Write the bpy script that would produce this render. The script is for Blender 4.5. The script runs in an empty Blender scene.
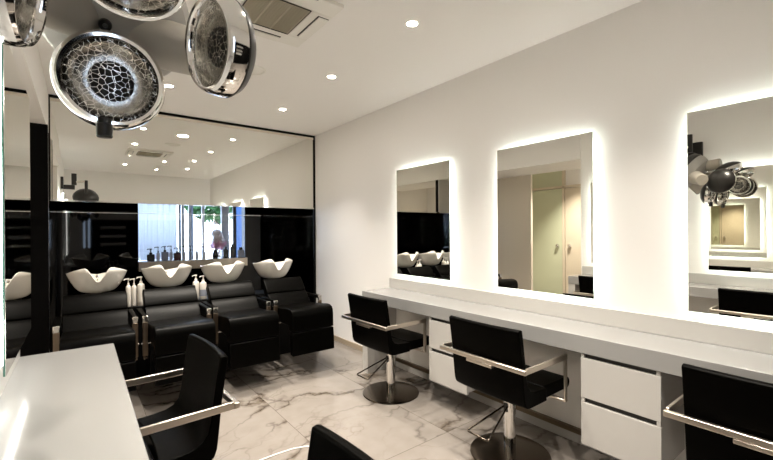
import bpy, bmesh, math, random
from mathutils import Vector, Matrix
random.seed(7)
PI = math.pi
scene = bpy.context.scene
COL = scene.collection

# ------------------------------------------------------------------ materials
def mat(name, color=(0.8, 0.8, 0.8), rough=0.5, metal=0.0, spec=0.5, coat=0.0, emit=None, estr=0.0, sheen=0.0):
    m = bpy.data.materials.new(name); m.use_nodes = True
    b = m.node_tree.nodes['Principled BSDF']
    b.inputs['Base Color'].default_value = (*color, 1)
    b.inputs['Roughness'].default_value = rough
    b.inputs['Metallic'].default_value = metal
    b.inputs['Specular IOR Level'].default_value = spec
    b.inputs['Coat Weight'].default_value = coat
    b.inputs['Coat Roughness'].default_value = 0.05
    b.inputs['Sheen Weight'].default_value = sheen
    if emit:
        b.inputs['Emission Color'].default_value = (*emit, 1)
        b.inputs['Emission Strength'].default_value = estr
    return m

class NT:
    def __init__(s, m): s.t = m.node_tree; s.n = s.t.nodes; s.l = s.t.links; s.b = s.n['Principled BSDF']
    def add(s, typ, **k):
        n = s.n.new(typ)
        for a, v in k.items(): setattr(n, a, v)
        return n
    def link(s, a, b): s.l.new(a, b)
    def math(s, op, a, b=None, c=None):
        n = s.add('ShaderNodeMath', operation=op)
        for i, v in enumerate((a, b, c)):
            if v is None: continue
            if isinstance(v, (int, float)): n.inputs[i].default_value = v
            else: s.link(v, n.inputs[i])
        return n.outputs[0]
    def ramp(s, fac, stops):
        n = s.add('ShaderNodeValToRGB'); e = n.color_ramp.elements
        while len(e) < len(stops): e.new(0.5)
        for i, (p, c) in enumerate(stops): e[i].position = p; e[i].color = (*c, 1)
        s.link(fac, n.inputs[0]); return n.outputs[0]
    def mix(s, fac, a, b):
        n = s.add('ShaderNodeMix', data_type='RGBA')
        for sock, v in ((n.inputs[0], fac), (n.inputs[6], a), (n.inputs[7], b)):
            if isinstance(v, tuple): sock.default_value = (*v, 1)
            elif isinstance(v, (int, float)): sock.default_value = v
            else: s.link(v, sock)
        return n.outputs[2]

def bump(m, scale=200, strength=0.1, dist=0.002, detail=4):
    t = NT(m); co = t.add('ShaderNodeTexCoord')
    no = t.add('ShaderNodeTexNoise'); no.inputs['Scale'].default_value = scale; no.inputs['Detail'].default_value = detail
    t.link(co.outputs['Object'], no.inputs['Vector'])
    bp = t.add('ShaderNodeBump'); bp.inputs['Strength'].default_value = strength; bp.inputs['Distance'].default_value = dist
    t.link(no.outputs['Fac'], bp.inputs['Height']); t.link(bp.outputs[0], t.b.inputs['Normal'])
    return m

M = {}
M['wall'] = bump(mat('wall_paint', (0.87, 0.85, 0.825), 0.55, spec=0.3), 90, 0.04)
M['ceiling'] = mat('ceiling_paint', (0.93, 0.91, 0.885), 0.6, spec=0.3)
M['white'] = bump(mat('white_lacquer', (0.47, 0.455, 0.435), 0.22, spec=0.5), 300, 0.02)
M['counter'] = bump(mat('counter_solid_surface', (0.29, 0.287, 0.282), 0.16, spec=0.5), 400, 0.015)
M['upstand'] = mat('upstand_white', (0.56, 0.545, 0.52), 0.2)
M['gap'] = mat('dark_groove', (0.006, 0.006, 0.006), 0.5)
M['mirror'] = mat('mirror_silver', (0.87, 0.865, 0.82), 0.0, metal=1.0)
M['mirror_edge'] = mat('mirror_glass_edge', (0.10, 0.24, 0.20), 0.1, spec=0.6)
M['black_gloss'] = mat('black_glass', (0.0003, 0.0003, 0.0003), 0.03, spec=0.3)
M['black_frame'] = mat('black_frame', (0.001, 0.001, 0.001), 0.4, spec=0.15)
M['pillar'] = mat('matt_black_paint', (0.0012, 0.001, 0.001), 0.7, spec=0.08)
M['leather'] = bump(mat('black_leather', (0.0005, 0.0004, 0.0002), 0.40, spec=0.035), 260, 0.12, 0.001)
M['leather_soft'] = bump(mat('black_vinyl', (0.0007, 0.0006, 0.0004), 0.36, spec=0.055), 180, 0.15, 0.001)
M['chrome'] = mat('chrome', (0.82, 0.81, 0.79), 0.07, metal=1)
M['steel'] = bump(mat('satin_steel', (0.62, 0.56, 0.49), 0.28, metal=1), 500, 0.02)
M['base_metal'] = mat('dark_polished_steel', (0.15, 0.125, 0.10), 0.18, metal=1)
M['bronze'] = mat('bronze_metal', (0.20, 0.155, 0.115), 0.35, metal=1)
M['ceramic'] = mat('white_ceramic', (0.80, 0.77, 0.71), 0.14, spec=0.5, coat=0.4)
M['led'] = mat('led_light', (1, 1, 1), 0.5, emit=(1.0, 0.97, 0.91), estr=4.2)
M['bulb'] = mat('downlight_bulb', (1, 1, 1), 0.5, emit=(1.0, 0.93, 0.82), estr=26)
M['grey_plastic'] = mat('grey_plastic', (0.40, 0.39, 0.365), 0.38)
M['beige_plastic'] = mat('beige_plastic', (0.40, 0.37, 0.32), 0.45)
M['dark_plastic'] = mat('dark_plastic', (0.012, 0.011, 0.010), 0.3)
M['dish'] = mat('dish_reflector', (0.52, 0.50, 0.46), 0.22, metal=1)
M['element'] = mat('heating_element', (0.006, 0.005, 0.005), 0.6)
M['bottle_white'] = mat('white_bottle', (0.74, 0.70, 0.64), 0.35)
M['bottle_black'] = mat('black_bottle', (0.008, 0.008, 0.010), 0.2)
M['bottle_red'] = mat('dark_red_bottle', (0.05, 0.008, 0.012), 0.2)
M['bottle_grey'] = mat('grey_blue_bottle', (0.20, 0.24, 0.33), 0.15)
M['bottle_pale'] = mat('pale_bottle', (0.50, 0.52, 0.58), 0.2)
M['label_grey'] = mat('grey_label', (0.25, 0.27, 0.33), 0.5)
M['shelf'] = bump(mat('satin_beige_metal', (0.66, 0.58, 0.48), 0.25, metal=0.5), 300, 0.05)
M['vent'] = mat('vent_white', (0.86, 0.84, 0.79), 0.5)
M['cable'] = mat('white_cable', (0.85, 0.84, 0.80), 0.4)
M['door_green'] = mat('pale_green_glass', (0.60, 0.64, 0.47), 0.25)
M['door_beige'] = mat('beige_door', (0.68, 0.60, 0.48), 0.35)
M['panel_beige'] = mat('beige_panel', (0.78, 0.71, 0.61), 0.5)
M['curtain'] = mat('white_sheer_fabric', (0.86, 0.88, 0.92), 0.7)
M['curtain'].node_tree.nodes['Principled BSDF'].inputs['Transmission Weight'].default_value = 0.6
M['mullion'] = mat('window_frame_dark', (0.05, 0.055, 0.07), 0.4)
M['mullion_white'] = mat('window_frame_white', (0.80, 0.82, 0.85), 0.4)
M['pavement'] = bump(mat('pavement', (0.45, 0.45, 0.46), 0.8), 20, 0.3)
M['facade'] = mat('pale_facade', (0.75, 0.77, 0.80), 0.8)
M['leaf'] = mat('green_leaf', (0.06, 0.16, 0.05), 0.5)
M['bark'] = mat('bark', (0.10, 0.07, 0.05), 0.8)
M['blue'] = mat('blue_fabric', (0.03, 0.09, 0.24), 0.6)
M['petal_white'] = mat('white_petal', (0.85, 0.83, 0.86), 0.5)
M['petal_pink'] = mat('pink_petal', (0.72, 0.42, 0.58), 0.5)
M['skirting'] = bump(mat('marble_skirting', (0.36, 0.29, 0.21), 0.3), 25, 0.05)
M['petal_white'].node_tree.nodes['Principled BSDF'].inputs['Transmission Weight'].default_value = 0.5
M['petal_pink'].node_tree.nodes['Principled BSDF'].inputs['Transmission Weight'].default_value = 0.5
M['outlet'] = mat('white_socket', (0.75, 0.73, 0.70), 0.4)

# window glass: mostly clear with a faint reflection
g = bpy.data.materials.new('window_glass'); g.use_nodes = True
nt = g.node_tree; nt.nodes.clear()
o_ = nt.nodes.new('ShaderNodeOutputMaterial'); mx = nt.nodes.new('ShaderNodeMixShader'); tr = nt.nodes.new('ShaderNodeBsdfTransparent'); gl = nt.nodes.new('ShaderNodeBsdfGlossy')
gl.inputs['Roughness'].default_value = 0.02; mx.inputs[0].default_value = 0.06
tr.inputs[0].default_value = (0.95, 0.97, 1, 1)
nt.links.new(tr.outputs[0], mx.inputs[1]); nt.links.new(gl.outputs[0], mx.inputs[2]); nt.links.new(mx.outputs[0], o_.inputs[0])
M['glass'] = g

# crackle wire grille: chrome wires, open between
g = bpy.data.materials.new('crackle_wire'); g.use_nodes = True
t = NT(g); t.b.inputs['Base Color'].default_value = (0.85, 0.82, 0.76, 1); t.b.inputs['Metallic'].default_value = 1; t.b.inputs['Roughness'].default_value = 0.25
co = t.add('ShaderNodeTexCoord'); vo = t.add('ShaderNodeTexVoronoi', feature='DISTANCE_TO_EDGE'); vo.inputs['Scale'].default_value = 88
t.link(co.outputs['Object'], vo.inputs['Vector'])
msk = t.math('LESS_THAN', vo.outputs['Distance'], 0.032)
tr = t.add('ShaderNodeBsdfTransparent'); mx = t.add('ShaderNodeMixShader')
t.link(msk, mx.inputs[0]); t.link(tr.outputs[0], mx.inputs[1]); t.link(t.b.outputs[0], mx.inputs[2]); t.link(mx.outputs[0], t.n['Material Output'].inputs[0])
M['grille'] = g

# marble floor tiles 0.75 x 1.5 m with brown veins and thin joints
def marble():
    m = mat('marble_tiles', (0.8, 0.74, 0.66), 0.13, spec=0.5); t = NT(m)
    co = t.add('ShaderNodeTexCoord'); sp = t.add('ShaderNodeSeparateXYZ'); t.link(co.outputs['Object'], sp.inputs[0])
    u = t.math('DIVIDE', t.math('SUBTRACT', sp.outputs[0], 1.115), 0.75)
    v = t.math('DIVIDE', t.math('SUBTRACT', sp.outputs[1], 1.78), 1.5)
    iu, iv = t.math('FLOOR', u), t.math('FLOOR', v)
    fu, fv = t.math('FRACT', u), t.math('FRACT', v)
    du = t.math('MULTIPLY', t.math('MINIMUM', fu, t.math('SUBTRACT', 1.0, fu)), 0.75)
    dv = t.math('MULTIPLY', t.math('MINIMUM', fv, t.math('SUBTRACT', 1.0, fv)), 1.5)
    joint = t.math('LESS_THAN', t.math('MINIMUM', du, dv), 0.0022)
    off = t.math('ADD', t.math('MULTIPLY', iu, 3.71), t.math('MULTIPLY', iv, 7.13))
    cb = t.add('ShaderNodeCombineXYZ'); t.link(t.math('ADD', sp.outputs[0], off), cb.inputs[0]); t.link(t.math('ADD', sp.outputs[1], t.math('MULTIPLY', off, 1.3)), cb.inputs[1]); t.link(off, cb.inputs[2])
    warp = t.add('ShaderNodeTexNoise'); warp.inputs['Scale'].default_value = 1.3; warp.inputs['Detail'].default_value = 5; warp.inputs['Roughness'].default_value = 0.55
    t.link(cb.outputs[0], warp.inputs['Vector'])
    vm = t.add('ShaderNodeVectorMath', operation='MULTIPLY_ADD'); t.link(warp.outputs['Color'], vm.inputs[0]); vm.inputs[1].default_value = (1.1, 1.1, 1.1); t.link(cb.outputs[0], vm.inputs[2])
    mp = t.add('ShaderNodeMapping'); mp.inputs['Rotation'].default_value = (0, 0, math.radians(35)); mp.inputs['Scale'].default_value = (0.75, 1.9, 1)
    t.link(vm.outputs[0], mp.inputs[0])
    # thin veins: Voronoi cell borders
    vo = t.add('ShaderNodeTexVoronoi', feature='DISTANCE_TO_EDGE'); vo.inputs['Scale'].default_value = 1.25; t.link(mp.outputs[0], vo.inputs['Vector'])
    thin = t.ramp(vo.outputs['Distance'], [(0.0, (1, 1, 1)), (0.010, (0.55, 0.55, 0.55)), (0.035, (0, 0, 0))])
    # patches where veins swell into brown clouds
    big = t.add('ShaderNodeTexNoise'); big.inputs['Scale'].default_value = 1.7; big.inputs['Detail'].default_value = 3; t.link(cb.outputs[0], big.inputs['Vector'])
    bigm = t.ramp(big.outputs['Fac'], [(0.50, (0, 0, 0)), (0.60, (1, 1, 1))])
    wide = t.ramp(vo.outputs['Distance'], [(0.0, (1, 1, 1)), (0.045, (0.8, 0.8, 0.8)), (0.10, (0, 0, 0))])
    fine = t.add('ShaderNodeTexNoise'); fine.inputs['Scale'].default_value = 9; fine.inputs['Detail'].default_value = 6; t.link(cb.outputs[0], fine.inputs['Vector'])
    cloud = t.math('MULTIPLY', t.math('MULTIPLY', bigm, wide), t.ramp(fine.outputs['Fac'], [(0.38, (0.15, 0.15, 0.15)), (0.6, (1, 1, 1))]))
    pres = t.ramp(big.outputs['Fac'], [(0.36, (0, 0, 0)), (0.56, (1, 1, 1))])
    thinm = t.math('MULTIPLY', t.math('MULTIPLY', thin, pres), 0.9)
    basec = t.mix(t.ramp(fine.outputs['Fac'], [(0.3, (0, 0, 0)), (0.75, (1, 1, 1))]), (0.225, 0.203, 0.184), (0.200, 0.178, 0.157))
    c1 = t.mix(t.math('MULTIPLY', cloud, 1.0), basec, (0.076, 0.058, 0.041))
    v2 = t.add('ShaderNodeTexVoronoi', feature='DISTANCE_TO_EDGE'); v2.inputs['Scale'].default_value = 2.9; t.link(mp.outputs[0], v2.inputs['Vector'])
    fine2 = t.ramp(v2.outputs['Distance'], [(0.0, (1, 1, 1)), (0.02, (0.4, 0.4, 0.4)), (0.05, (0, 0, 0))])
    fm = t.math('MULTIPLY', t.math('MULTIPLY', fine2, t.ramp(warp.outputs['Fac'], [(0.45, (0, 0, 0)), (0.6, (1, 1, 1))])), 0.4)
    c1 = t.mix(fm, c1, (0.090, 0.068, 0.050))
    c2 = t.mix(thinm, c1, (0.055, 0.043, 0.034))
    c3 = t.mix(t.math('MULTIPLY', joint, 0.75), c2, (0.085, 0.068, 0.052))
    t.link(c3, t.b.inputs['Base Color'])
    return m
M['marble'] = marble()

# ------------------------------------------------------------------ mesh helpers
def box(bm, x0, x1, y0, y1, z0, z1):
    r = bmesh.ops.create_cube(bm, size=1)
    for v in r['verts']:
        v.co = Vector((x0 + (v.co.x + .5) * (x1 - x0), y0 + (v.co.y + .5) * (y1 - y0), z0 + (v.co.z + .5) * (z1 - z0)))
    return bm
def B(*a): return box(bmesh.new(), *a)
def frame_basis(d):
    d = Vector(d).normalized(); a = Vector((0, 0, 1)) if abs(d.z) < .9 else Vector((1, 0, 0))
    u = d.cross(a).normalized(); return u, d.cross(u).normalized()
def tube(bm, pts, r, seg=12, flat=None):
    """round (or elliptical flat=(ru, rv)) bar through the points, mitred"""
    pts = [Vector(p) for p in pts]; n = len(pts); rings = []
    for i, p in enumerate(pts):
        d = (pts[min(i + 1, n - 1)] - pts[i]).normalized() + (pts[i] - pts[max(i - 1, 0)]).normalized()
        u, v = frame_basis(d)
        rings.append([bm.verts.new(p + u * r * math.cos(2 * PI * k / seg) + v * r * math.sin(2 * PI * k / seg)) for k in range(seg)])
    for a, b in zip(rings, rings[1:]):
        for k in range(seg): bm.faces.new((a[k], a[(k + 1) % seg], b[(k + 1) % seg], b[k]))
    bm.faces.new(rings[0][::-1]); bm.faces.new(rings[-1])
    return bm
def lathe(bm, prof, axis_o=(0, 0, 0), axis=(0, 0, 1), seg=32, cap0=False, cap1=False):
    """prof: list of (radius, height along axis)"""
    o = Vector(axis_o); d = Vector(axis).normalized(); u, v = frame_basis(d)
    rings = []
    for r, h in prof:
        if r < 1e-6: rings.append([bm.verts.new(o + d * h)])
        else: rings.append([bm.verts.new(o + d * h + u * r * math.cos(2 * PI * k / seg) + v * r * math.sin(2 * PI * k / seg)) for k in range(seg)])
    for a, b in zip(rings, rings[1:]):
        for k in range(seg):
            k2 = (k + 1) % seg
            if len(a) == 1 and len(b) == 1: continue
            if len(a) == 1: bm.faces.new((a[0], b[k2], b[k]))
            elif len(b) == 1: bm.faces.new((a[k], a[k2], b[0]))
            else: bm.faces.new((a[k], a[k2], b[k2], b[k]))
    if cap0 and len(rings[0]) > 1: bm.faces.new(rings[0][::-1])
    if cap1 and len(rings[-1]) > 1: bm.faces.new(rings[-1])
    return bm
def prism(bm, pts, y0, y1, ny=1, bow=None, axis='y'):
    """closed polygon pts (a, z) swept along y; bow(s) gives an a-offset for s in -1..1"""
    rings = []
    for j in range(ny + 1):
        s = j / ny; y = y0 + (y1 - y0) * s; da = bow(2 * s - 1) if bow else 0
        rings.append([bm.verts.new((a + da, y, z) if axis == 'y' else (y, a + da, z)) for a, z in pts])
    n = len(pts)
    for a, b in zip(rings, rings[1:]):
        for k in range(n): bm.faces.new((a[k], a[(k + 1) % n], b[(k + 1) % n], b[k]))
    bm.faces.new(rings[0][::-1]); bm.faces.new(rings[-1])
    return bm
def obj(name, bm, m, parent=None, bevel=0.0, seg=2, smooth=True, world=False, angle=35):
    bmesh.ops.recalc_face_normals(bm, faces=bm.faces[:])
    if world and parent is not None:
        bmesh.ops.translate(bm, verts=bm.verts[:], vec=-Vector(parent.location))
    me = bpy.data.meshes.new(name); bm.to_mesh(me); bm.free()
    me.materials.append(M[m] if isinstance(m, str) else m)
    o = bpy.data.objects.new(name, me); COL.objects.link(o)
    if parent is not None: o.parent = parent
    if smooth:
        me.polygons.foreach_set('use_smooth', [True] * len(me.polygons))
        try: me.set_sharp_from_angle(angle=math.radians(angle))
        except Exception: pass
    if bevel:
        md = o.modifiers.new('bevel', 'BEVEL'); md.width = bevel; md.segments = seg; md.limit_method = 'ANGLE'; md.angle_limit = math.radians(30)
        md.harden_normals = False
    return o
def tag(o, label, cat, group=None, kind=None):
    o['label'] = label; o['category'] = cat
    if group: o['group'] = group
    if kind: o['kind'] = kind
    return o
def thing(name, label, cat, loc=(0, 0, 0), rz=0, group=None):
    o = bpy.data.objects.new(name, None); COL.objects.link(o); o.location = loc; o.rotation_euler = (0, 0, rz)
    o.empty_display_size = .1
    return tag(o, label, cat, group)
def struct(name, bm, m, label=None, bevel=0, parent=None, smooth=False):
    o = obj(name, bm, m, parent, bevel, smooth=smooth)
    if parent is None:
        o['kind'] = 'structure'
        if label: o['label'] = label
    return o
def dup(root, loc, rz=None, label=None):
    r = root.copy(); COL.objects.link(r); r.location = loc
    if rz is not None: r.rotation_euler = (0, 0, rz)
    if label: r['label'] = label
    def kids(src, dst):
        for ch in list(src.children):
            c = ch.copy(); COL.objects.link(c); c.parent = dst
            kids(ch, c)
    kids(root, r)
    return r

# ------------------------------------------------------------------ the room
XR, YB, ZC = 2.41, 4.63, 2.537      # right wall, plane of the hanging mirror, ceiling
XL, YF, YR = -0.235, -0.6, 5.56      # left wall, front wall, back of the wash recess
struct('floor', B(-2.3, XR + .15, YF - .15, YR + .15, -0.1, 0.0), 'marble', 'glossy cream marble tiles with brown veins')
struct('ceiling', B(-2.3, XR + .15, YF - .15, YR + .15, ZC, ZC + .12), 'ceiling', 'plain warm white ceiling with recessed downlights')
WX0, WX1, WZ0, WZ1 = .55, 1.815, .955, 2.10
bm = B(XL, WX0, YR, YR + .14, 0, ZC); box(bm, WX1, XR, YR, YR + .14, 0, ZC); box(bm, WX0, WX1, YR, YR + .14, 0, WZ0); box(bm, WX0, WX1, YR, YR + .14, WZ1, ZC)
struct('wall_back', bm, 'black_gloss', 'black gloss back wall of the wash recess around the window')
struct('wall_right', B(XR, XR + .12, YF, YR, 0, ZC), 'wall', 'plain warm white wall behind the long counter')
struct('wall_left', B(XL - .10, XL, YF, 2.43, 0, ZC), 'wall', 'white wall behind the left counter')
struct('trim_1', B(XL - .76, XL + .02, 2.43, YB - .04, 2.19, ZC), 'wall', 'white bulkhead over the corridor opening')
struct('trim_2', B(-.50, -.205, 4.25, 4.32, 0, 2.19), 'pillar', 'matt black panel left of the wash area')
struct('trim_11', B(-.50, -.205, 4.3205, 4.33, 0, 2.19), 'wall', 'pale back of the black panel')
struct('trim_3', B(XL - .10, XL, YB, YR, 0, ZC), 'black_gloss', 'black gloss left side of the wash recess')
struct('trim_4', B(XR - .006, XR, YB, YR, 0, ZC), 'black_gloss', 'black gloss right side of the wash recess')
# front wall with two narrow slit windows
bm = B(XL - .1, .06, YF - .12, YF, 0, ZC); box(bm, .10, .15, YF - .12, YF, 0, ZC); box(bm, .19, XR + .12, YF - .12, YF, 0, ZC)
box(bm, .06, .10, YF - .12, YF, 0, .95); box(bm, .15, .19, YF - .12, YF, 0, .95); box(bm, .06, .10, YF - .12, YF, 1.85, ZC); box(bm, .15, .19, YF - .12, YF, 1.85, ZC)
struct('wall_front', bm, 'wall', 'front wall with two narrow slit windows')
bm = B(.06, .10, YF - .07, YF - .06, .95, 1.85); box(bm, .15, .19, YF - .07, YF - .06, .95, 1.85)
struct('window_2', bm, 'glass', 'two narrow slit windows in the front wall')
struct('trim_10', B(.20, XR - .002, YF + .001, YF + .02, 0, 1.62), 'pillar', 'dark lower cladding of the front wall')
# window in the back of the wash recess
w1 = struct('window_1', B(WX0, WX1, YR + .03, YR + .036, WZ0, WZ1), 'glass', 'bright window behind the wash basins')
bm = bmesh.new()
box(bm, 1.665, 1.705, YR + .02, YR + .06, WZ0, WZ1); box(bm, 1.00, 1.022, YR + .045, YR + .08, WZ0, WZ1)
struct('window_frame', bm, 'mullion', parent=w1)
bm = bmesh.new()
for x, wd in ((1.045, .014), (1.125, .014), (1.285, .016), (1.565, .05)): box(bm, x - wd, x + wd, YR + .04, YR + .07, WZ0, WZ1)
struct('window_mullion', bm, 'mullion_white', parent=w1)
# corridor beyond the opening
struct('wall_corridor', box(box(B(-2.15, -2.05, 2.0, YB + .1, 0, ZC), -2.05, XL - .10, 2.0, 2.1, 0, ZC), -2.05, XL - .10, YB, YB + .1, 0, ZC), 'wall', 'corridor wall holding the doors')
struct('trim_5', B(-1.05, -1.0, 3.61, YB, 0, ZC), 'panel_beige', 'beige partition in the corridor')
d1 = struct('door_1', B(-2.05, -2.01, 3.63, 4.27, 0.01, 2.03), 'door_green', 'pale green glass door in the corridor')
h = obj('door_handle', lathe(bmesh.new(), [(0, 0), (.028, .01), (.03, .035), (.018, .05), (0, .052)], (-2.01, 3.71, 1.02), (1, 0, 0), 16), 'chrome', d1)
d2 = struct('door_2', B(-2.05, -2.01, 2.93, 3.57, 0.01, 2.03), 'door_beige', 'beige door beside the green glass door')
obj('door_handle', lathe(bmesh.new(), [(0, 0), (.028, .01), (.03, .035), (.018, .05), (0, .052)], (-2.01, 3.49, 1.02), (1, 0, 0), 16), 'chrome', d2)
bm = B(-2.05, -1.995, 3.58, 3.62, 0, ZC); box(bm, -2.05, -1.995, 2.93, 4.63, 2.04, 2.08)
struct('trim_7', bm, 'door_beige', 'beige door frame bars')
struct('trim_8', B(-2.05, -2.03, 3.62, 4.27, 2.08, ZC), 'door_green', 'pale glass transom over the green door')
# skirting and a dark strip painting in the shadow gap above it
struct('baseboard_right', B(XR - .012, XR, 3.06, YB - .05, 0, .055), 'skirting', 'brown marble skirting along the right wall')
struct('baseboard_counter', B(XR - .02, XR, -.3, 2.95, 0, .055), 'white', 'white skirting under the long counter')
struct('trim_6', B(XR - .024, XR, -.3, 2.95, .055, .085), 'bronze', 'dark bronze strip standing in for the shadow gap over the skirting')

struct('trim_9', B(XL, XR - .006, YR - .006, YR - .0005, 1.528, 1.534), 'chrome', 'thin metal joint across the black back wall')  # chrome strip draws the reflection of the mirror's bottom rail in the gloss wall

# upper mirror, full width of the wash wall
mr = thing('wall_mirror', 'wide black framed mirror above the wash basins, up to the ceiling', 'mirror', ((XL + XR) / 2, YB, 1.59))
bm = B(XL + .03, XR - .025, YB - .02, YB - .002, 1.605, ZC - .055)
obj('glass', bm, 'mirror', mr, smooth=False, world=True)
bm = B(XL, XL + .03, YB - .03, YB - .001, 1.59, ZC - .001); box(bm, XR - .025, XR - .001, YB - .03, YB - .001, 0.001, ZC - .001)
box(bm, XL + .03, XR - .025, YB - .03, YB - .001, ZC - .028, ZC - .001)
obj('frame', bm, 'black_frame', mr, smooth=False, world=True)
obj('bottom_rail', B(XL + .03, XR - .025, YB - .032, YB - .001, 1.59, 1.605), 'chrome', mr, smooth=False, world=True)
obj('top_strip', B(XL + .03, XR - .025, YB - .024, YB - .001, ZC - .055, ZC - .028), 'panel_beige', mr, smooth=False, world=True)
obj('back_board', B(XL + .001, XR - .007, YB, YB + .025, 1.595, ZC - .001), 'black_frame', mr, smooth=False, world=True)
tag(obj('ledge_shelf', B(.54, 1.80, YR - .15, YR - .001, .845, .954), 'shelf', bevel=.004), 'beige metal ledge below the bright window, carrying small bottles', 'shelf')

# ------------------------------------------------------------------ backlit vanity mirrors
def vanity_mirror(side, y0, y1, label, group):
    z0, z1 = 0.895, 1.874
    if side == 'R': xw, xs, sg = XR, 2.375, 1
    else: xw, xs, sg = XL, -0.168, -1
    t = thing('vanity_mirror', label, 'mirror', (xw, (y0 + y1) / 2, z0), 0, group)
    def bx(xa, xb, *r):
        a, b = sorted((xs + sg * xa, xs + sg * xb)); return B(a, b, *r)
    obj('glass', bx(0, .0015, y0, y1, z0, z1), 'mirror', t, smooth=False, world=True)
    obj('glass_edge', bx(.0015, .006, y0, y1, z0, z1), 'mirror_edge', t, smooth=False, world=True)
    i = .035
    bm = bx(.006, .022, y0 + i, y1 - i, z0 + i, z1 - i)
    obj('back_panel', bm, 'white', t, smooth=False, world=True)
    s = .012; bm = bmesh.new()
    def sb(ya, yb, za, zb):
        a, b = sorted((xs + sg * .010, xs + sg * .021)); box(bm, a, b, ya, yb, za, zb)
    sb(y0 + i - s, y0 + i, z0 + i, z1 - i); sb(y1 - i, y1 - i + s, z0 + i, z1 - i)
    sb(y0 + i, y1 - i, z0 + i - s, z0 + i); sb(y0 + i, y1 - i, z1 - i, z1 - i + s)
    obj('light_strip', bm, 'led', t, smooth=False, world=True)
    return t
vanity_mirror('R', 2.222, 2.901, 'backlit mirror on right wall nearest the wash basins', 'backlit mirrors over the right counter')
vanity_mirror('R', 1.087, 1.757, 'backlit mirror in the middle of the right wall, reflecting green door', 'backlit mirrors over the right counter')
vanity_mirror('R', -.05, .631, 'backlit mirror on right wall cut by the right picture edge', 'backlit mirrors over the right counter')
vanity_mirror('L', 1.548, 2.279, 'mirror seen edge-on with green glass edge at the left picture edge', 'backlit mirrors over the left counter')
vanity_mirror('L', .41, 1.14, 'lit left wall mirror seen only as reflection in the rightmost mirror', 'backlit mirrors over the left counter')

# ------------------------------------------------------------------ counters
ct = thing('counter', 'long white counter along the right wall below the backlit mirrors', 'counter', (2.24, 1.4, 0))
obj('countertop', B(2.065, XR - .001, -.45, 3.04, .655, .7475), 'counter', ct, .003, world=True)
obj('upstand', B(XR - .022, XR - .001, -.45, 3.04, .7475, .845), 'upstand', ct, .002, world=True)
obj('end_panel', B(2.068, XR - .001, 2.96, 3.04, 0.0, .655), 'white', ct, .002, world=True)
ct = thing('counter', 'white glossy counter in the left foreground', 'counter', (-.03, 1.2, 0))
obj('countertop', B(XL + .001, .131, -.45, 2.41, .655, .7475), 'counter', ct, .003, world=True)
obj('upstand', B(XL + .001, XL + .02, -.45, 2.41, .7475, .845), 'upstand', ct, .002, world=True)
obj('end_panel', B(XL + .001, .128, 2.33, 2.41, 0, .655), 'white', ct, .002, world=True)

def cabinet(y0, y1, label):
    t = thing('drawer_cabinet', label, 'cabinet', (2.24, (y0 + y1) / 2, .18), 0, 'drawer cabinets under the right counter')
    obj('body', B(2.092, XR - .001, y0 + .004, y1 - .004, .19, .653), 'white', t, .002, world=True)
    for z0, z1 in ((.425, .632), (.18, .400)):
        obj('drawer', B(2.070, 2.091, y0, y1, z0, z1), 'white', t, .0015, world=True)
    for z0, z1 in ((.634, .652), (.402, .423)):
        obj('finger_groove', B(2.082, 2.0915, y0 + .02, y1 - .02, z0, z1), 'gap', t, smooth=False, world=True)
    for y in (y0 + .002, y1 - .018):
        for z0, z1 in ((.634, .652), (.402, .423)):
            obj('end_cap', B(2.072, 2.0915, y, y + .016, z0, z1), 'white', t, smooth=False, world=True)
    return t
cabinet(1.79, 2.156, 'white two drawer cabinet between first and second chairs')
cabinet(.654, 1.016, 'white two drawer cabinet right of the middle chair, nearer the camera')
# socket box under the counter beside the nearest chair
tag(obj('socket', B(XR - .06, XR - .002, .44, .53, .56, .65), 'outlet', bevel=.004), 'small white socket box under counter beside nearest right chair', 'socket')

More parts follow.
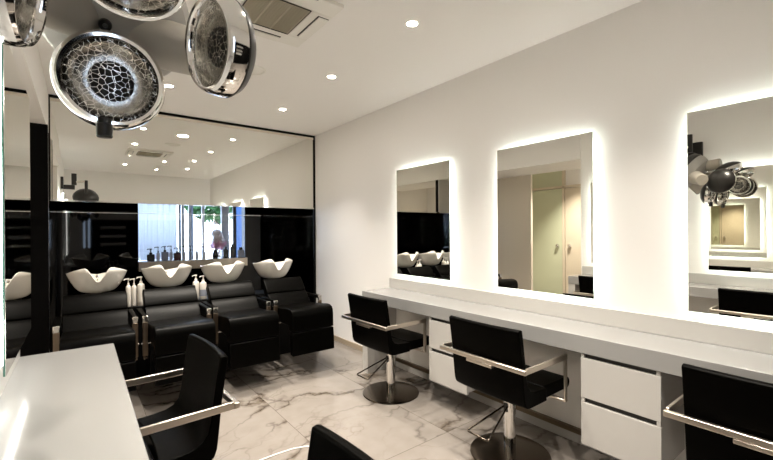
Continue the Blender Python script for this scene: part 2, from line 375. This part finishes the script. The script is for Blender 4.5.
# ------------------------------------------------------------------ styling chairs
def styling_chair(label, loc, rz):
    t = thing('styling_chair', label, 'chair', loc, rz, 'black styling chairs at the counters')
    hw = .235
    bow = lambda s: -.016 * (1 - s * s)
    # back: outer face then inner face, (x, z)
    pr = [(-.150, .386), (-.178, .390), (-.198, .406), (-.208, .435), (-.216, .50), (-.228, .62), (-.243, .72), (-.255, .788), (-.250, .797), (-.236, .801), (-.222, .797),
          (-.209, .72), (-.196, .63), (-.186, .55), (-.174, .502), (-.152, .476), (-.118, .462), (-.065, .457), (0, .455), (0, .386)]
    obj('backrest', prism(bmesh.new(), pr, -hw, hw, 8, bow), 'leather', t, .008, 3)
    ps = [(.001, .386), (.255, .388), (.272, .400), (.278, .422), (.270, .444), (.245, .453), (.12, .453), (.001, .456)]
    obj('seat', prism(bmesh.new(), ps, -hw + .018, hw - .018, 2), 'leather', t, .008, 3)
    # rear rail behind the back and its clip
    zr = .608
    obj('rear_rail', B(-.280, -.259, -.287, .287, zr - .013, zr + .011), 'steel', t, .004)
    obj('rail_clip', B(-.278, -.250, -.085, .085, zr - .031, zr - .014), 'steel', t, .003)
    for s in (-1, 1):
        a = obj('armrest', B(-.259, .125, min(s * .272, s * .284), max(s * .272, s * .284), zr - .013, zr + .017), 'steel', t, .003)
        obj('arm_post', B(.098, .125, min(s * .273, s * .283), max(s * .273, s * .283), .378, zr - .014), 'steel', t, .003)
        obj('arm_foot', B(.10, .124, min(s * .10, s * .284), max(s * .10, s * .284), .366, .378), 'steel', t, .002)
    obj('seat_plate', B(-.09, .14, -.10, .10, .364, .385), 'base_metal', t, .003)
    obj('column', lathe(bmesh.new(), [(.034, .016), (.034, .335), (.030, .340), (.026, .342), (.026, .364)], seg=28, cap0=True, cap1=True), 'chrome', t)
    obj('lever_socket', B(-.040, -.028, -.012, .012, .255, .305), 'dark_plastic', t, .002)
    obj('base', lathe(bmesh.new(), [(0, .001), (.222, .001), (.226, .004), (.224, .010), (.210, .0135), (.036, .018), (.034, .018)], seg=56, cap1=True), 'base_metal', t)
    obj('foot_lever', tube(bmesh.new(), [(-.034, -.01, .285), (-.16, -.035, .235), (-.268, -.060, .192), (-.276, -.050, .189), (-.276, .072, .189), (-.268, .082, .192), (-.16, .05, .235), (-.034, .012, .285)], .0055, 8), 'base_metal', t)
    return t
ch = styling_chair('black chair at the far end of the long counter, farthest from the camera', (1.968, 2.495, 0), math.radians(1.5))
dup(ch, (1.968, 1.382, 0), 0, 'black chair in the middle of the long counter, whole back and foot visible')
dup(ch, (2.01, .255, 0), 0, 'large black chair back in the bottom right corner')
dup(ch, (.208, 1.885, 0), PI + math.radians(3), 'black chair at the left counter, side-on with both armrests visible')
dup(ch, (.245, .69, 0), PI, 'black chair of which only the back top shows at bottom centre')

# ------------------------------------------------------------------ wash station
tag(obj('wash_cabinet', B(-.12, 1.93, 4.14, 4.40, 0, .645), 'black_frame', bevel=.004), 'low black cabinet behind the wash chairs carrying basins and bottles', 'cabinet')

def slab(y0, z0, y1, z1, th, hw, puff=.012):
    """padded cushion between two points of a side profile"""
    bm = bmesh.new(); d = Vector((y1 - y0, z1 - z0)); L = d.length; d /= L; nrm = Vector((-d.y, d.x))
    pts = []
    for s in (0, .04, .25, .5, .75, .96, 1):
        e = puff * (1 - (2 * s - 1) ** 4); p = Vector((y0, z0)) + d * (L * s) + nrm * (th / 2 - puff + e); pts.append((p.x, p.y))
    for s in (1, .96, .5, .04, 0):
        p = Vector((y0, z0)) + d * (L * s) - nrm * (th / 2 - .004); pts.append((p.x, p.y))
    return prism(bm, pts, -hw, hw, 2, axis='x')
def wash_chair(label, loc):
    t = thing('wash_chair', label, 'chair', loc, 0, 'black reclining wash chairs in a row')
    hw = .207
    obj('back_cushion', slab(3.865, .665, 3.985, .795, .085, hw), 'leather_soft', t, .008, 3)
    obj('back_cushion', slab(3.735, .525, 3.862, .662, .085, hw), 'leather_soft', t, .008, 3)
    # seat cushion that rolls over the knee edge
    ps = [(3.74, .455), (3.74, .575), (3.62, .580), (3.46, .596), (3.36, .608), (3.315, .607), (3.28, .595), (3.262, .570), (3.256, .535), (3.254, .41), (3.330, .41), (3.345, .455)]
    obj('seat_cushion', prism(bmesh.new(), ps, -hw, hw, 2, axis='x'), 'leather_soft', t, .008, 3)
    obj('leg_cushion', prism(bmesh.new(), [(3.253, .402), (3.243, .30), (3.238, .205), (3.255, .198), (3.305, .205), (3.325, .402)], -hw, hw, 2, axis='x'), 'leather_soft', t, .007, 3)
    obj('pedestal', B(-.15, .15, 3.99, 4.12, 0, .453), 'black_frame', t, .006)
    for s in (-1, 1):
        x0, x1 = sorted((s * .213, s * .251))
        a = obj('armrest', B(x0, x1, 3.585, 3.98, .625, .655), 'leather', t, .006)
        obj('arm_cap', B(x0, x1, 3.560, 3.584, .608, .656), 'chrome', a, .005)
        obj('arm_tail', B(x0 + .006, x1 - .006, 3.981, 4.0, .63, .65), 'chrome', a, .003)
        obj('arm_post', B(x0 + .001, x1 - .001, 3.562, 3.582, .345, .607), 'bronze', t, .003)
        obj('side_rail', B(x0 + .006, x1 - .006, 3.562, 4.10, .322, .344), 'base_metal', t, .003)
        q0, q1 = sorted((s * .150, s * .257))
        obj('cross_pin', lathe(bmesh.new(), [(.008, q0), (.008, q1)], (0, 3.59, .44), (1, 0, 0), 10, True, True), 'chrome', t)
    obj('seat_frame', B(-.15, .15, 3.42, 3.988, .425, .453), 'black_frame', t, .004)
    return t
UX = [.098, .628, 1.145, 1.678]
wl = ['black wash chair furthest left, half hidden behind the left counter', 'black wash chair second from left, behind the side-on styling chair', 'black wash chair third from left', 'black wash chair furthest right beside the white wall']
wc = wash_chair(wl[0], (UX[0], 0, 0))
for i in (1, 2, 3): dup(wc, (UX[i], 0, 0), 0, wl[i])

def basin_bm():
    bm = bmesh.new(); NA, NT_ = 72, 14
    def rim(th):      # th measured from the front (-y)
        a = abs((th + PI) % (2 * PI) - PI); dg = math.degrees(a)
        z = .232 - .060 * math.sin(min(a, PI / 2)) ** 2
        if dg > 90: z -= .036 * (1 - math.cos(math.radians(dg - 90)))
        z -= .132 * math.exp(-(dg / 15.0) ** 2.4)
        return z
    def pt(th, t, inner):
        zr = rim(th); z = zr * t; full = .190
        k = min(1, z / full)
        e = k ** .48
        rx = .086 + (.222 - .086) * e; ry = .090 + (.205 - .090) * e
        if z > full: rx -= (z - full) * .35; ry -= (z - full) * .35
        if inner:
            rx -= .013; ry -= .013; z = max(z, .025) if t < .999 else z
        return Vector((rx * math.sin(th), -ry * math.cos(th), z))
    out, inn = [], []
    for j in range(NT_ + 1):
        t = j / NT_
        out.append([bm.verts.new(pt(2 * PI * k / NA, t, False)) for k in range(NA)])
    for j in range(NT_, 0, -1):
        t = j / NT_
        inn.append([bm.verts.new(pt(2 * PI * k / NA, t, True)) for k in range(NA)])
    rings = out + inn
    for a, b in zip(rings, rings[1:]):
        for k in range(NA): bm.faces.new((a[k], a[(k + 1) % NA], b[(k + 1) % NA], b[k]))
    bm.faces.new(rings[0][::-1]); bm.faces.new(rings[-1])
    return bm
def basin(label, loc):
    t = thing('wash_basin', label, 'basin', loc, 0, 'white ceramic wash basins in a row')
    obj('bowl', basin_bm(), 'ceramic', t, .004, 2, angle=60)
    obj('neck_stand', lathe(bmesh.new(), [(.085, -.145), (.08, -.002)], (0, .06, 0), seg=28, cap0=True, cap1=True), 'black_frame', t)
    f = obj('faucet', tube(bmesh.new(), [(0, .13, .03), (0, .13, .10), (0, .115, .125), (0, .085, .128), (0, .07, .11)], .011, 12), 'chrome', t)
    return t
BX = [.118, .652, 1.158, 1.688]
bl = ['white wash basin at the left end of the row', 'white wash basin second from left, in front of the bright mirror', 'white wash basin third from left, below the pink flowers', 'white wash basin at the right end, in front of black panel']
BY, BZ = 4.24, .792
bs = basin(bl[0], (BX[0], BY, BZ))
for i in (1, 2, 3): dup(bs, (BX[i], BY, BZ), 0, bl[i])

# pump bottles beside the basins
def pump_bottle(label, loc, r, hgt, m, grp, cat='bottle', name='pump_bottle', pump='bottle_white', square=False, labelm=None, rz=0, nz=1.0):
    t = thing(name, label, cat, loc, rz, grp)
    if square: obj('body', B(-r, r, -r * .8, r * .8, 0.001, hgt), m, t, r * .25, 3)
    else: obj('body', lathe(bmesh.new(), [(0, .001), (r * .93, .001), (r, .006), (r, hgt * .86), (r * .9, hgt * .94), (r * .45, hgt)], seg=24, cap1=True), m, t)
    bm = lathe(bmesh.new(), [(r * .40, hgt), (r * .40, hgt + .018 * nz), (r * .16, hgt + .020 * nz), (r * .16, hgt + .048 * nz), (r * .34, hgt + .049 * nz), (r * .34, hgt + .060 * nz), (0, hgt + .061 * nz)], seg=16)
    tube(bm, [(0, 0, hgt + .055 * nz), (-.026 * nz, -.01, hgt + .055 * nz), (-.034 * nz, -.012, hgt + .047 * nz)], .0045, 8)
    obj('pump', bm, pump, t)
    if labelm: obj('sticker', lathe(bmesh.new(), [(r + .0006, hgt * .18), (r + .0006, hgt * .55)], seg=24), labelm, t)
    return t
G = 'shampoo bottles beside the basins'
zc = .6455
pump_bottle('slim white pump bottle, leftmost of the three beside the left end basin', (.336, 4.175, zc), .020, .19, 'bottle_white', G)
pump_bottle('white pump bottle in the middle of the three beside the left end basin', (.380, 4.19, zc), .020, .185, 'bottle_white', G)
pump_bottle('wide white pump bottle, rightmost of the three beside the left end basin', (.432, 4.175, zc), .029, .20, 'bottle_white', G, labelm='bottle_white')
pump_bottle('plain white pump bottle on the left of the pair between middle basins', (.893, 4.20, zc), .030, .18, 'bottle_white', G)
pump_bottle('white pump bottle with grey sticker between the middle basins', (.955, 4.18, zc), .031, .17, 'bottle_white', G, labelm='label_grey')

# small bottles on the ledge
G = 'small bottles on the ledge'
zl, yl = .9545, YR - .07
for x, r, hh, m, sq, lb in [
    (.671, .040, .085, 'bottle_black', True, 'squat black pump bottle at the left end of the ledge'),
    (.748, .017, .105, 'bottle_pale', False, 'slim pale pump bottle just right of the squat black one'),
    (.820, .034, .110, 'bottle_grey', True, 'square blue grey pump bottle on the ledge'),
    (.888, .017, .115, 'bottle_pale', False, 'slim pale pump bottle between square blue grey and dark red bottles'),
    (.958, .040, .090, 'bottle_red', True, 'squat dark red pump bottle on the ledge'),
    (1.032, .017, .105, 'bottle_pale', False, 'slim pale pump bottle first to the right of the dark red one'),
    (1.106, .018, .110, 'bottle_grey', False, 'slim blue grey pump bottle second to the right of the dark red one'),
    (1.182, .017, .105, 'bottle_pale', False, 'slim pale pump bottle third to the right of the dark red one'),
    (1.266, .018, .095, 'bottle_pale', False, 'slim pale pump bottle nearest the flowers, left of them')]:
    pump_bottle(lb, (x, yl, zl), r, hh, m, G, square=sq, pump='bottle_black', rz=random.uniform(-.3, .3), nz=1.15)
for x, r, hh, m, lb in [(1.535, .034, .115, 'bottle_black', 'dark square bottle under the pink flowers'), (1.625, .026, .150, 'bottle_black', 'tall black bottle right of the flowers on the ledge'), (1.735, .042, .105, 'bottle_grey', 'grey jar at the right end of the ledge')]:
    t = thing('cosmetic_bottle', lb, 'bottle', (x, yl, zl), 0, 'cosmetics at the right end of the ledge')
    obj('body', B(-r, r, -r * .8, r * .8, .001, hh), m, t, r * .2, 3)
    obj('cap', lathe(bmesh.new(), [(r * .5, hh), (r * .5, hh + .03), (r * .4, hh + .033), (0, hh + .033)], seg=18), 'bottle_black', t)
fv = thing('flower_vase', 'dark vase of white and pink flowers on the ledge', 'flowers', (1.405, yl, zl))
obj('vase', lathe(bmesh.new(), [(0, .001), (.030, .001), (.038, .03), (.032, .07), (.020, .10), (.024, .115), (.020, .114), (.016, .10), (0, .095)], seg=24), 'bottle_black', fv)
bs_ = bmesh.new(); heads = []
for k in range(26):
    a = random.uniform(0, 2 * PI); rr = random.uniform(.01, .085); hz = random.uniform(.14, .35)
    p = (rr * math.cos(a) + .03, rr * math.sin(a) * .35 - .012, hz); heads.append(p)
    tube(bs_, [(0, 0, .08), (p[0] * .5, p[1] * .5, hz * .72), p], .002, 5)
obj('stems', bs_, 'leaf', fv)
def blossoms(idx):
    bm = bmesh.new()
    for k in idx:
        c = Vector(heads[k])
        for q in range(7):
            a = 2 * PI * q / 7 + k; d = Vector((math.cos(a), -.5, math.sin(a))); u = Vector((-math.sin(a), 0, math.cos(a)))
            L, W = .046, .019
            vs = [c, c + d * L * .5 + u * W, c + d * L, c + d * L * .5 - u * W]
            bm.faces.new([bm.verts.new(v) for v in vs])
    return bm
obj('white_blossoms', blossoms([k for k in range(26) if heads[k][2] > .215]), 'petal_white', fv)
obj('pink_blossoms', blossoms([k for k in range(26) if heads[k][2] <= .215]), 'petal_pink', fv)

# ------------------------------------------------------------------ hood dryer on its wall arm
DZ = Vector((.05, 1.25, 1.84))
dr = thing('hood_dryer', 'grey hair dryer with round chrome heads hanging at top left', 'hair dryer', (XL, 1.25, 2.12))
ax = Vector((-.05, -.80, -.60)).normalized()
hub_c = Vector((.075, 1.19, 1.835))
obj('hub', lathe(bmesh.new(), [(0, .075), (.045, .072), (.11, .058), (.155, .025), (.170, -.02), (.168, -.05)], hub_c, ax, 48), 'grey_plastic', dr, world=True)
obj('back_shell', lathe(bmesh.new(), [(.169, -.05), (.172, -.065), (.150, -.11), (.09, -.145), (0, -.155)], hub_c, ax, 48), 'dark_plastic', dr, world=True)
obj('hub_knob', lathe(bmesh.new(), [(.0055, .076), (.0055, .083), (.012, .084), (.0135, .080), (.0135, .066)], hub_c + Vector((-.022, .0, -.004)), ax, 20), 'dark_plastic', dr, world=True)
def head(c, n, R, name='dryer_head'):
    c = Vector(c); n = Vector(n).normalized()
    s = obj(name, lathe(bmesh.new(), [(R * 1.01, -.020), (R * 1.03, -.028), (R * .95, -.044), (R * .66, -.066), (R * .35, -.078), (0, -.082)], c, n, 56), 'dark_plastic', dr, world=True)
    def sub(nm, bm, m):
        o = obj(nm, bm, m, None); 
        bmesh_ = o.data
        for v in bmesh_.vertices: v.co = v.co - Vector(dr.location)
        o.parent = s; return o
    sub('rim', lathe(bmesh.new(), [(R * .80, .000), (R * .815, .010), (R * .85, .017), (R * .91, .018), (R * .965, .010), (R * 1.0, -.003), (R * 1.025, -.016), (R * 1.025, -.024), (R * .99, -.026)], c, n, 64), 'chrome')
    sub('reflector', lathe(bmesh.new(), [(R * .805, .001), (R * .76, -.008), (R * .64, -.016), (R * .50, -.019), (R * .42, -.019)], c, n, 56), 'dish')
    sub('element', lathe(bmesh.new(), [(R * .42, -.020), (R * .41, -.012), (R * .38, -.008), (0, -.006)], c, n, 40), 'element')
    sub('grille', lathe(bmesh.new(), [(R * .805, .004), (R * .62, .0075), (R * .36, .010), (R * .12, .0115), (0, .0115)], c, n, 48), 'grille')
    return s
heads_spec = [((.058, 1.062, 1.637), (-.02, -.97, -.20), .104), ((.240, .945, 1.721), (-.965, -.22, -.13), .106), ((-.078, .895, 1.700), (.97, -.16, -.16), .086), ((.082, .930, 1.818), (-.05, -.42, -.90), .105)]
for c, n, R in heads_spec: head(c, n, R)
# thick arms from hub to heads
def arm(a, b, r0, r1):
    a, b = Vector(a), Vector(b); d = b - a; L = d.length
    return lathe(bmesh.new(), [(r0, 0), (r0, L * .25), (r1, L * .95), (r1 * .9, L)], a, d, 32, True, True)
obj('head_arm', arm((.13, 1.185, 1.80), (.335, 1.065, 1.74), .062, .05), 'beige_plastic', dr, world=True)
obj('head_arm', arm((.02, 1.19, 1.82), (-.138, 1.015, 1.765), .055, .04), 'beige_plastic', dr, world=True)
obj('head_arm', arm((.06, 1.20, 1.76), (.047, 1.13, 1.66), .06, .055), 'beige_plastic', dr, world=True)
obj('head_arm', arm((.078, 1.12, 1.89), (.084, .985, 1.90), .05, .05), 'beige_plastic', dr, world=True)
obj('handle', lathe(bmesh.new(), [(.014, 0), (.014, .012), (.0155, .014), (.0155, .040), (.013, .043)], (.044, 1.068, 1.553), (0, .05, -1), 24, True, True), 'dark_plastic', dr, world=True)
obj('post', tube(bmesh.new(), [(.083, 1.30, 1.90), (.083, 1.30, 2.14)], .022, 16), 'dark_plastic', dr, world=True)
obj('wall_arm', tube(bmesh.new(), [(.083, 1.30, 2.125), (-.07, 1.27, 2.11)], .016, 14), 'steel', dr, world=True)
obj('arm_joint', tube(bmesh.new(), [(-.07, 1.27, 2.06), (-.07, 1.27, 2.24)], .034, 18), 'dark_plastic', dr, world=True)
bm = B(XL + .001, XL + .035, 1.19, 1.31, 1.99, 2.18); box(bm, XL + .035, -.06, 1.225, 1.275, 1.99, 2.06)
obj('wall_bracket', bm, 'dark_plastic', dr, .006, world=True)

# ------------------------------------------------------------------ ceiling fittings
r0 = .028
def downlight(x, y, label, r=.028, power=22, first=None):
    t = thing('downlight', label, 'ceiling light', (x, y, ZC), 0, 'recessed ceiling downlights')
    obj('trim_ring', lathe(bmesh.new(), [(r, -.0005), (r * 1.12, -.004), (r * 1.28, -.0035), (r * 1.32, -.0005)], seg=32), 'vent', t)
    obj('bulb', lathe(bmesh.new(), [(r, -.0015), (0, -.0015)], seg=32), 'bulb', t)
    L = bpy.data.lights.new('downlight_lamp', 'SPOT'); L.energy = power; L.color = (1.0, .915, .80); L.spot_size = math.radians(92); L.spot_blend = 1.0; L.shadow_soft_size = .014
    o = bpy.data.objects.new('downlight_lamp', L); COL.objects.link(o); o.parent = t; o.location = (0, 0, -.016)
    return t
PW = 23
for x, y, lb, r, p in [
    (1.572, 1.764, 'recessed downlight nearest the camera near top centre', r0, PW),
    (1.595, 2.76, 'recessed downlight second from top centre towards the wash wall', r0, PW),
    (1.622, 3.79, 'recessed downlight nearest the black frame above right end basins', r0, PW),
    (1.66, .76, 'downlight behind the camera on the right side, seen mirrored', r0, PW),
    (.60, 3.75, 'downlight above left end wash basin, seen mirrored', r0, PW),
    (.61, 2.74, 'downlight above left chair aisle, seen mirrored', r0, PW),
    (.63, 1.75, 'downlight above the side-on left chair, seen mirrored', r0, PW),
    (.65, .71, 'downlight above the near left chair, seen mirrored', r0, PW),
    (1.05, 3.62, 'large round downlight between dryer heads and wash wall', .062, PW * 1.5),
    (1.17, 1.41, 'downlight in the middle aisle behind the cassette, seen mirrored', r0, PW),
    (1.19, .34, 'downlight above the camera side aisle, seen mirrored', r0, PW),
    (-1.45, 3.2, 'corridor downlight above the doors', r0, PW * 3.0)]:
    downlight(x, y, lb, r, p)
for x, y, lb in [(1.04, 3.0, 'round flush ceiling speaker beside the right dryer head'), (1.22, .86, 'round ceiling speaker near the camera, seen mirrored')]:
    t = thing('ceiling_speaker', lb, 'speaker', (x, y, ZC), 0, 'round ceiling speakers')
    obj('ring', lathe(bmesh.new(), [(.085, -.0005), (.088, -.006), (.10, -.005), (.103, -.0005)], seg=40), 'vent', t)
    obj('mesh_cover', lathe(bmesh.new(), [(.085, -.003), (0, -.004)], seg=40), 'vent', t)
# air conditioning cassette
ac = thing('air_conditioner', 'square ceiling air conditioning cassette with slotted grille at top', 'air conditioner', (.855, 2.13, ZC))
bm = bmesh.new(); z0, z1 = -.022, -.001
box(bm, -.29, .29, -.29, -.165, z0, z1); box(bm, -.29, .29, .165, .29, z0, z1); box(bm, -.29, -.165, -.165, .165, z0, z1); box(bm, .165, .29, -.165, .165, z0, z1)
obj('panel', bm, 'vent', ac, .004)
bm = B(-.155, .155, -.155, .155, -.018, -.012)
for k in range(25):
    y = -.150 + k * .0125; box(bm, -.152, .152, y - .0022, y + .0022, -.022, -.017)
for x in (-.155, -.05, .05, .155): box(bm, x - .004, x + .004, -.155, .155, -.0235, -.017)
M['vent_dark'] = mat('vent_grille_beige', (0.44, 0.40, 0.31), 0.5)
obj('grille', bm, 'vent_dark', ac, smooth=False)
bm = bmesh.new()
box(bm, -.161, .161, -.161, -.1565, -.024, -.02); box(bm, -.161, .161, .1565, .161, -.024, -.02); box(bm, -.161, -.1565, -.161, .161, -.024, -.02); box(bm, .1565, .161, -.161, .161, -.024, -.02)
obj('grille_joint', bm, 'gap', ac, smooth=False)
for k in range(4):
    bm = B(.212, .280, -.14, .14, -.0235, -.021); bmesh.ops.rotate(bm, verts=bm.verts[:], cent=(0, 0, 0), matrix=Matrix.Rotation(k * PI / 2, 3, 'Z'))
    o = obj('outlet_slot', bm, 'gap', ac, smooth=False)
    bm = B(.220, .277, -.136, .136, -.030, -.0236); bmesh.ops.rotate(bm, verts=bm.verts[:], cent=(0, 0, 0), matrix=Matrix.Rotation(k * PI / 2, 3, 'Z'))
    obj('louvre', bm, 'vent', o, .002)

# cable on the floor
pts = [(.62, 2.20, .004), (.72, 2.212, .004), (.80, 2.217, .004), (.90, 2.219, .004), (.99, 2.214, .004), (1.06, 2.192, .004), (1.12, 2.15, .004), (1.16, 2.08, .004), (1.18, 1.98, .004)]
tag(obj('cable', tube(bmesh.new(), pts, .0036, 8), 'cable'), 'white curved cable lying on the marble floor at bottom centre', 'cable')

# ------------------------------------------------------------------ outside the window of the wash recess
struct('ground', B(-3, 8, YR + .14, 16, -.14, -.02), 'pavement', 'paved yard outside the window')
tag(obj('garden_wall', B(-1.2, 1.62, 9.2, 9.4, -.02, 4.2), 'facade'), 'pale wall across the yard seen through left half of window', 'wall')
cu = bmesh.new(); n = 90; top = []; bot = []
for i in range(n + 1):
    x = .56 + .42 * i / n; y = YR + .105 + .010 * math.sin(i * .42) + .004 * math.sin(i * 1.3)
    top.append(cu.verts.new((x, y, 2.09))); bot.append(cu.verts.new((x, y, .965)))
for i in range(n): cu.faces.new((bot[i], bot[i + 1], top[i + 1], top[i]))
cn = obj('curtain', cu, 'curtain'); sd = cn.modifiers.new('thickness', 'SOLIDIFY'); sd.thickness = .002
tag(cn, 'pale sheer curtain in the left part of the bright window', 'curtain')
def tree(loc, rad, hgt, label, cnt=900):
    t = thing('tree', label, 'tree', loc)
    obj('trunk', tube(bmesh.new(), [(0, 0, 0), (.03, .02, hgt * .5), (0, 0, hgt)], .06, 10), 'bark', t)
    bm = bmesh.new()
    for k in range(cnt):
        d = Vector((random.gauss(0, 1), random.gauss(0, 1), random.gauss(0, 1))).normalized() * rad * random.uniform(.4, 1) ** .6
        c = Vector((d.x, d.y, hgt + d.z * .8)); u = Vector((random.uniform(-1, 1), random.uniform(-1, 1), random.uniform(-1, 1))).normalized(); v = u.orthogonal().normalized()
        L = .10
        bm.faces.new([bm.verts.new(c + a) for a in (u * -L, v * L * .5, u * L, v * -L * .5)])
    obj('crown', bm, 'leaf', t, smooth=False)
tree((2.15, 8.3, -.02), .62, 2.0, 'green tree in the yard seen through the window above the flowers')
tag(obj('lamp_post', box(B(1.50, 1.56, 7.5, 7.56, -.02, 2.3), 1.38, 1.70, 7.5, 7.56, 1.76, 1.84), 'mullion'), 'dark post with crossbar outside the window', 'post')
tag(obj('banner', B(2.02, 2.16, 6.62, 6.64, -.02, 2.6), 'blue'), 'blue banner outside the right edge of the bright window', 'banner')
t = thing('flowering_shrub', 'white flowering shrub outside the window behind the flower vase', 'shrub', (1.86, 7.0, -.02))
obj('stem', tube(bmesh.new(), [(0, 0, 0), (0, 0, .9)], .03, 8), 'bark', t)
bm = bmesh.new()
for k in range(420):
    d = Vector((random.gauss(0, 1), random.gauss(0, 1), random.gauss(0, 1))).normalized() * .27 * random.uniform(.4, 1)
    c = Vector((d.x, d.y, 1.22 + d.z)); u = Vector((random.uniform(-1, 1), random.uniform(-1, 1), random.uniform(-1, 1))).normalized(); v = u.orthogonal().normalized(); L = .035
    bm.faces.new([bm.verts.new(c + a) for a in (u * -L, v * L * .6, u * L, v * -L * .6)])
obj('blossoms', bm, 'petal_white', t, smooth=False)
# shelf with boards on the front wall, seen only as a reflection
t = thing('wall_shelf', 'white wall shelf seen as faint stripes in black gloss wall', 'shelf', (.63, YF + .02, 1.0))
for z in (1.0, 1.19, 1.40): obj('board', B(.38, .88, YF + .021, YF + .22, z, z + .06), 'white', t, .003, world=True)

# ------------------------------------------------------------------ world, camera, view
w = bpy.data.worlds.new('sky'); scene.world = w; w.use_nodes = True
bg = w.node_tree.nodes['Background']; bg.inputs[0].default_value = (.66, .80, 1.0, 1); bg.inputs[1].default_value = 1.45

cam = bpy.data.cameras.new('camera'); cam.sensor_width = 36; cam.lens = 395.157 / 773 * 36; cam.shift_y = 1.03 / 773; cam.clip_start = .02
co = bpy.data.objects.new('camera', cam); COL.objects.link(co); scene.camera = co
yaw, roll = .6597, -.0069
right = Vector((math.cos(yaw), -math.sin(yaw), 0)); fwd = Vector((math.sin(yaw), math.cos(yaw), 0)); up = Vector((0, 0, 1))
r2 = right * math.cos(roll) + up * math.sin(roll); u2 = up * math.cos(roll) - right * math.sin(roll)
mtx = Matrix((r2, u2, -fwd)).transposed().to_4x4(); mtx.translation = (0, 0, 1.3); co.matrix_world = mtx

vs = scene.view_settings
scene.display_settings.display_device = 'sRGB'
vs.view_transform = 'Standard'; vs.look = 'None'; vs.gamma = 1.0; vs.use_curve_mapping = False
vs.exposure = 2.6
cy = scene.cycles
cy.use_denoising = True
cy.max_bounces = 14; cy.diffuse_bounces = 5; cy.glossy_bounces = 10; cy.transparent_max_bounces = 16
cy.sample_clamp_indirect = 8
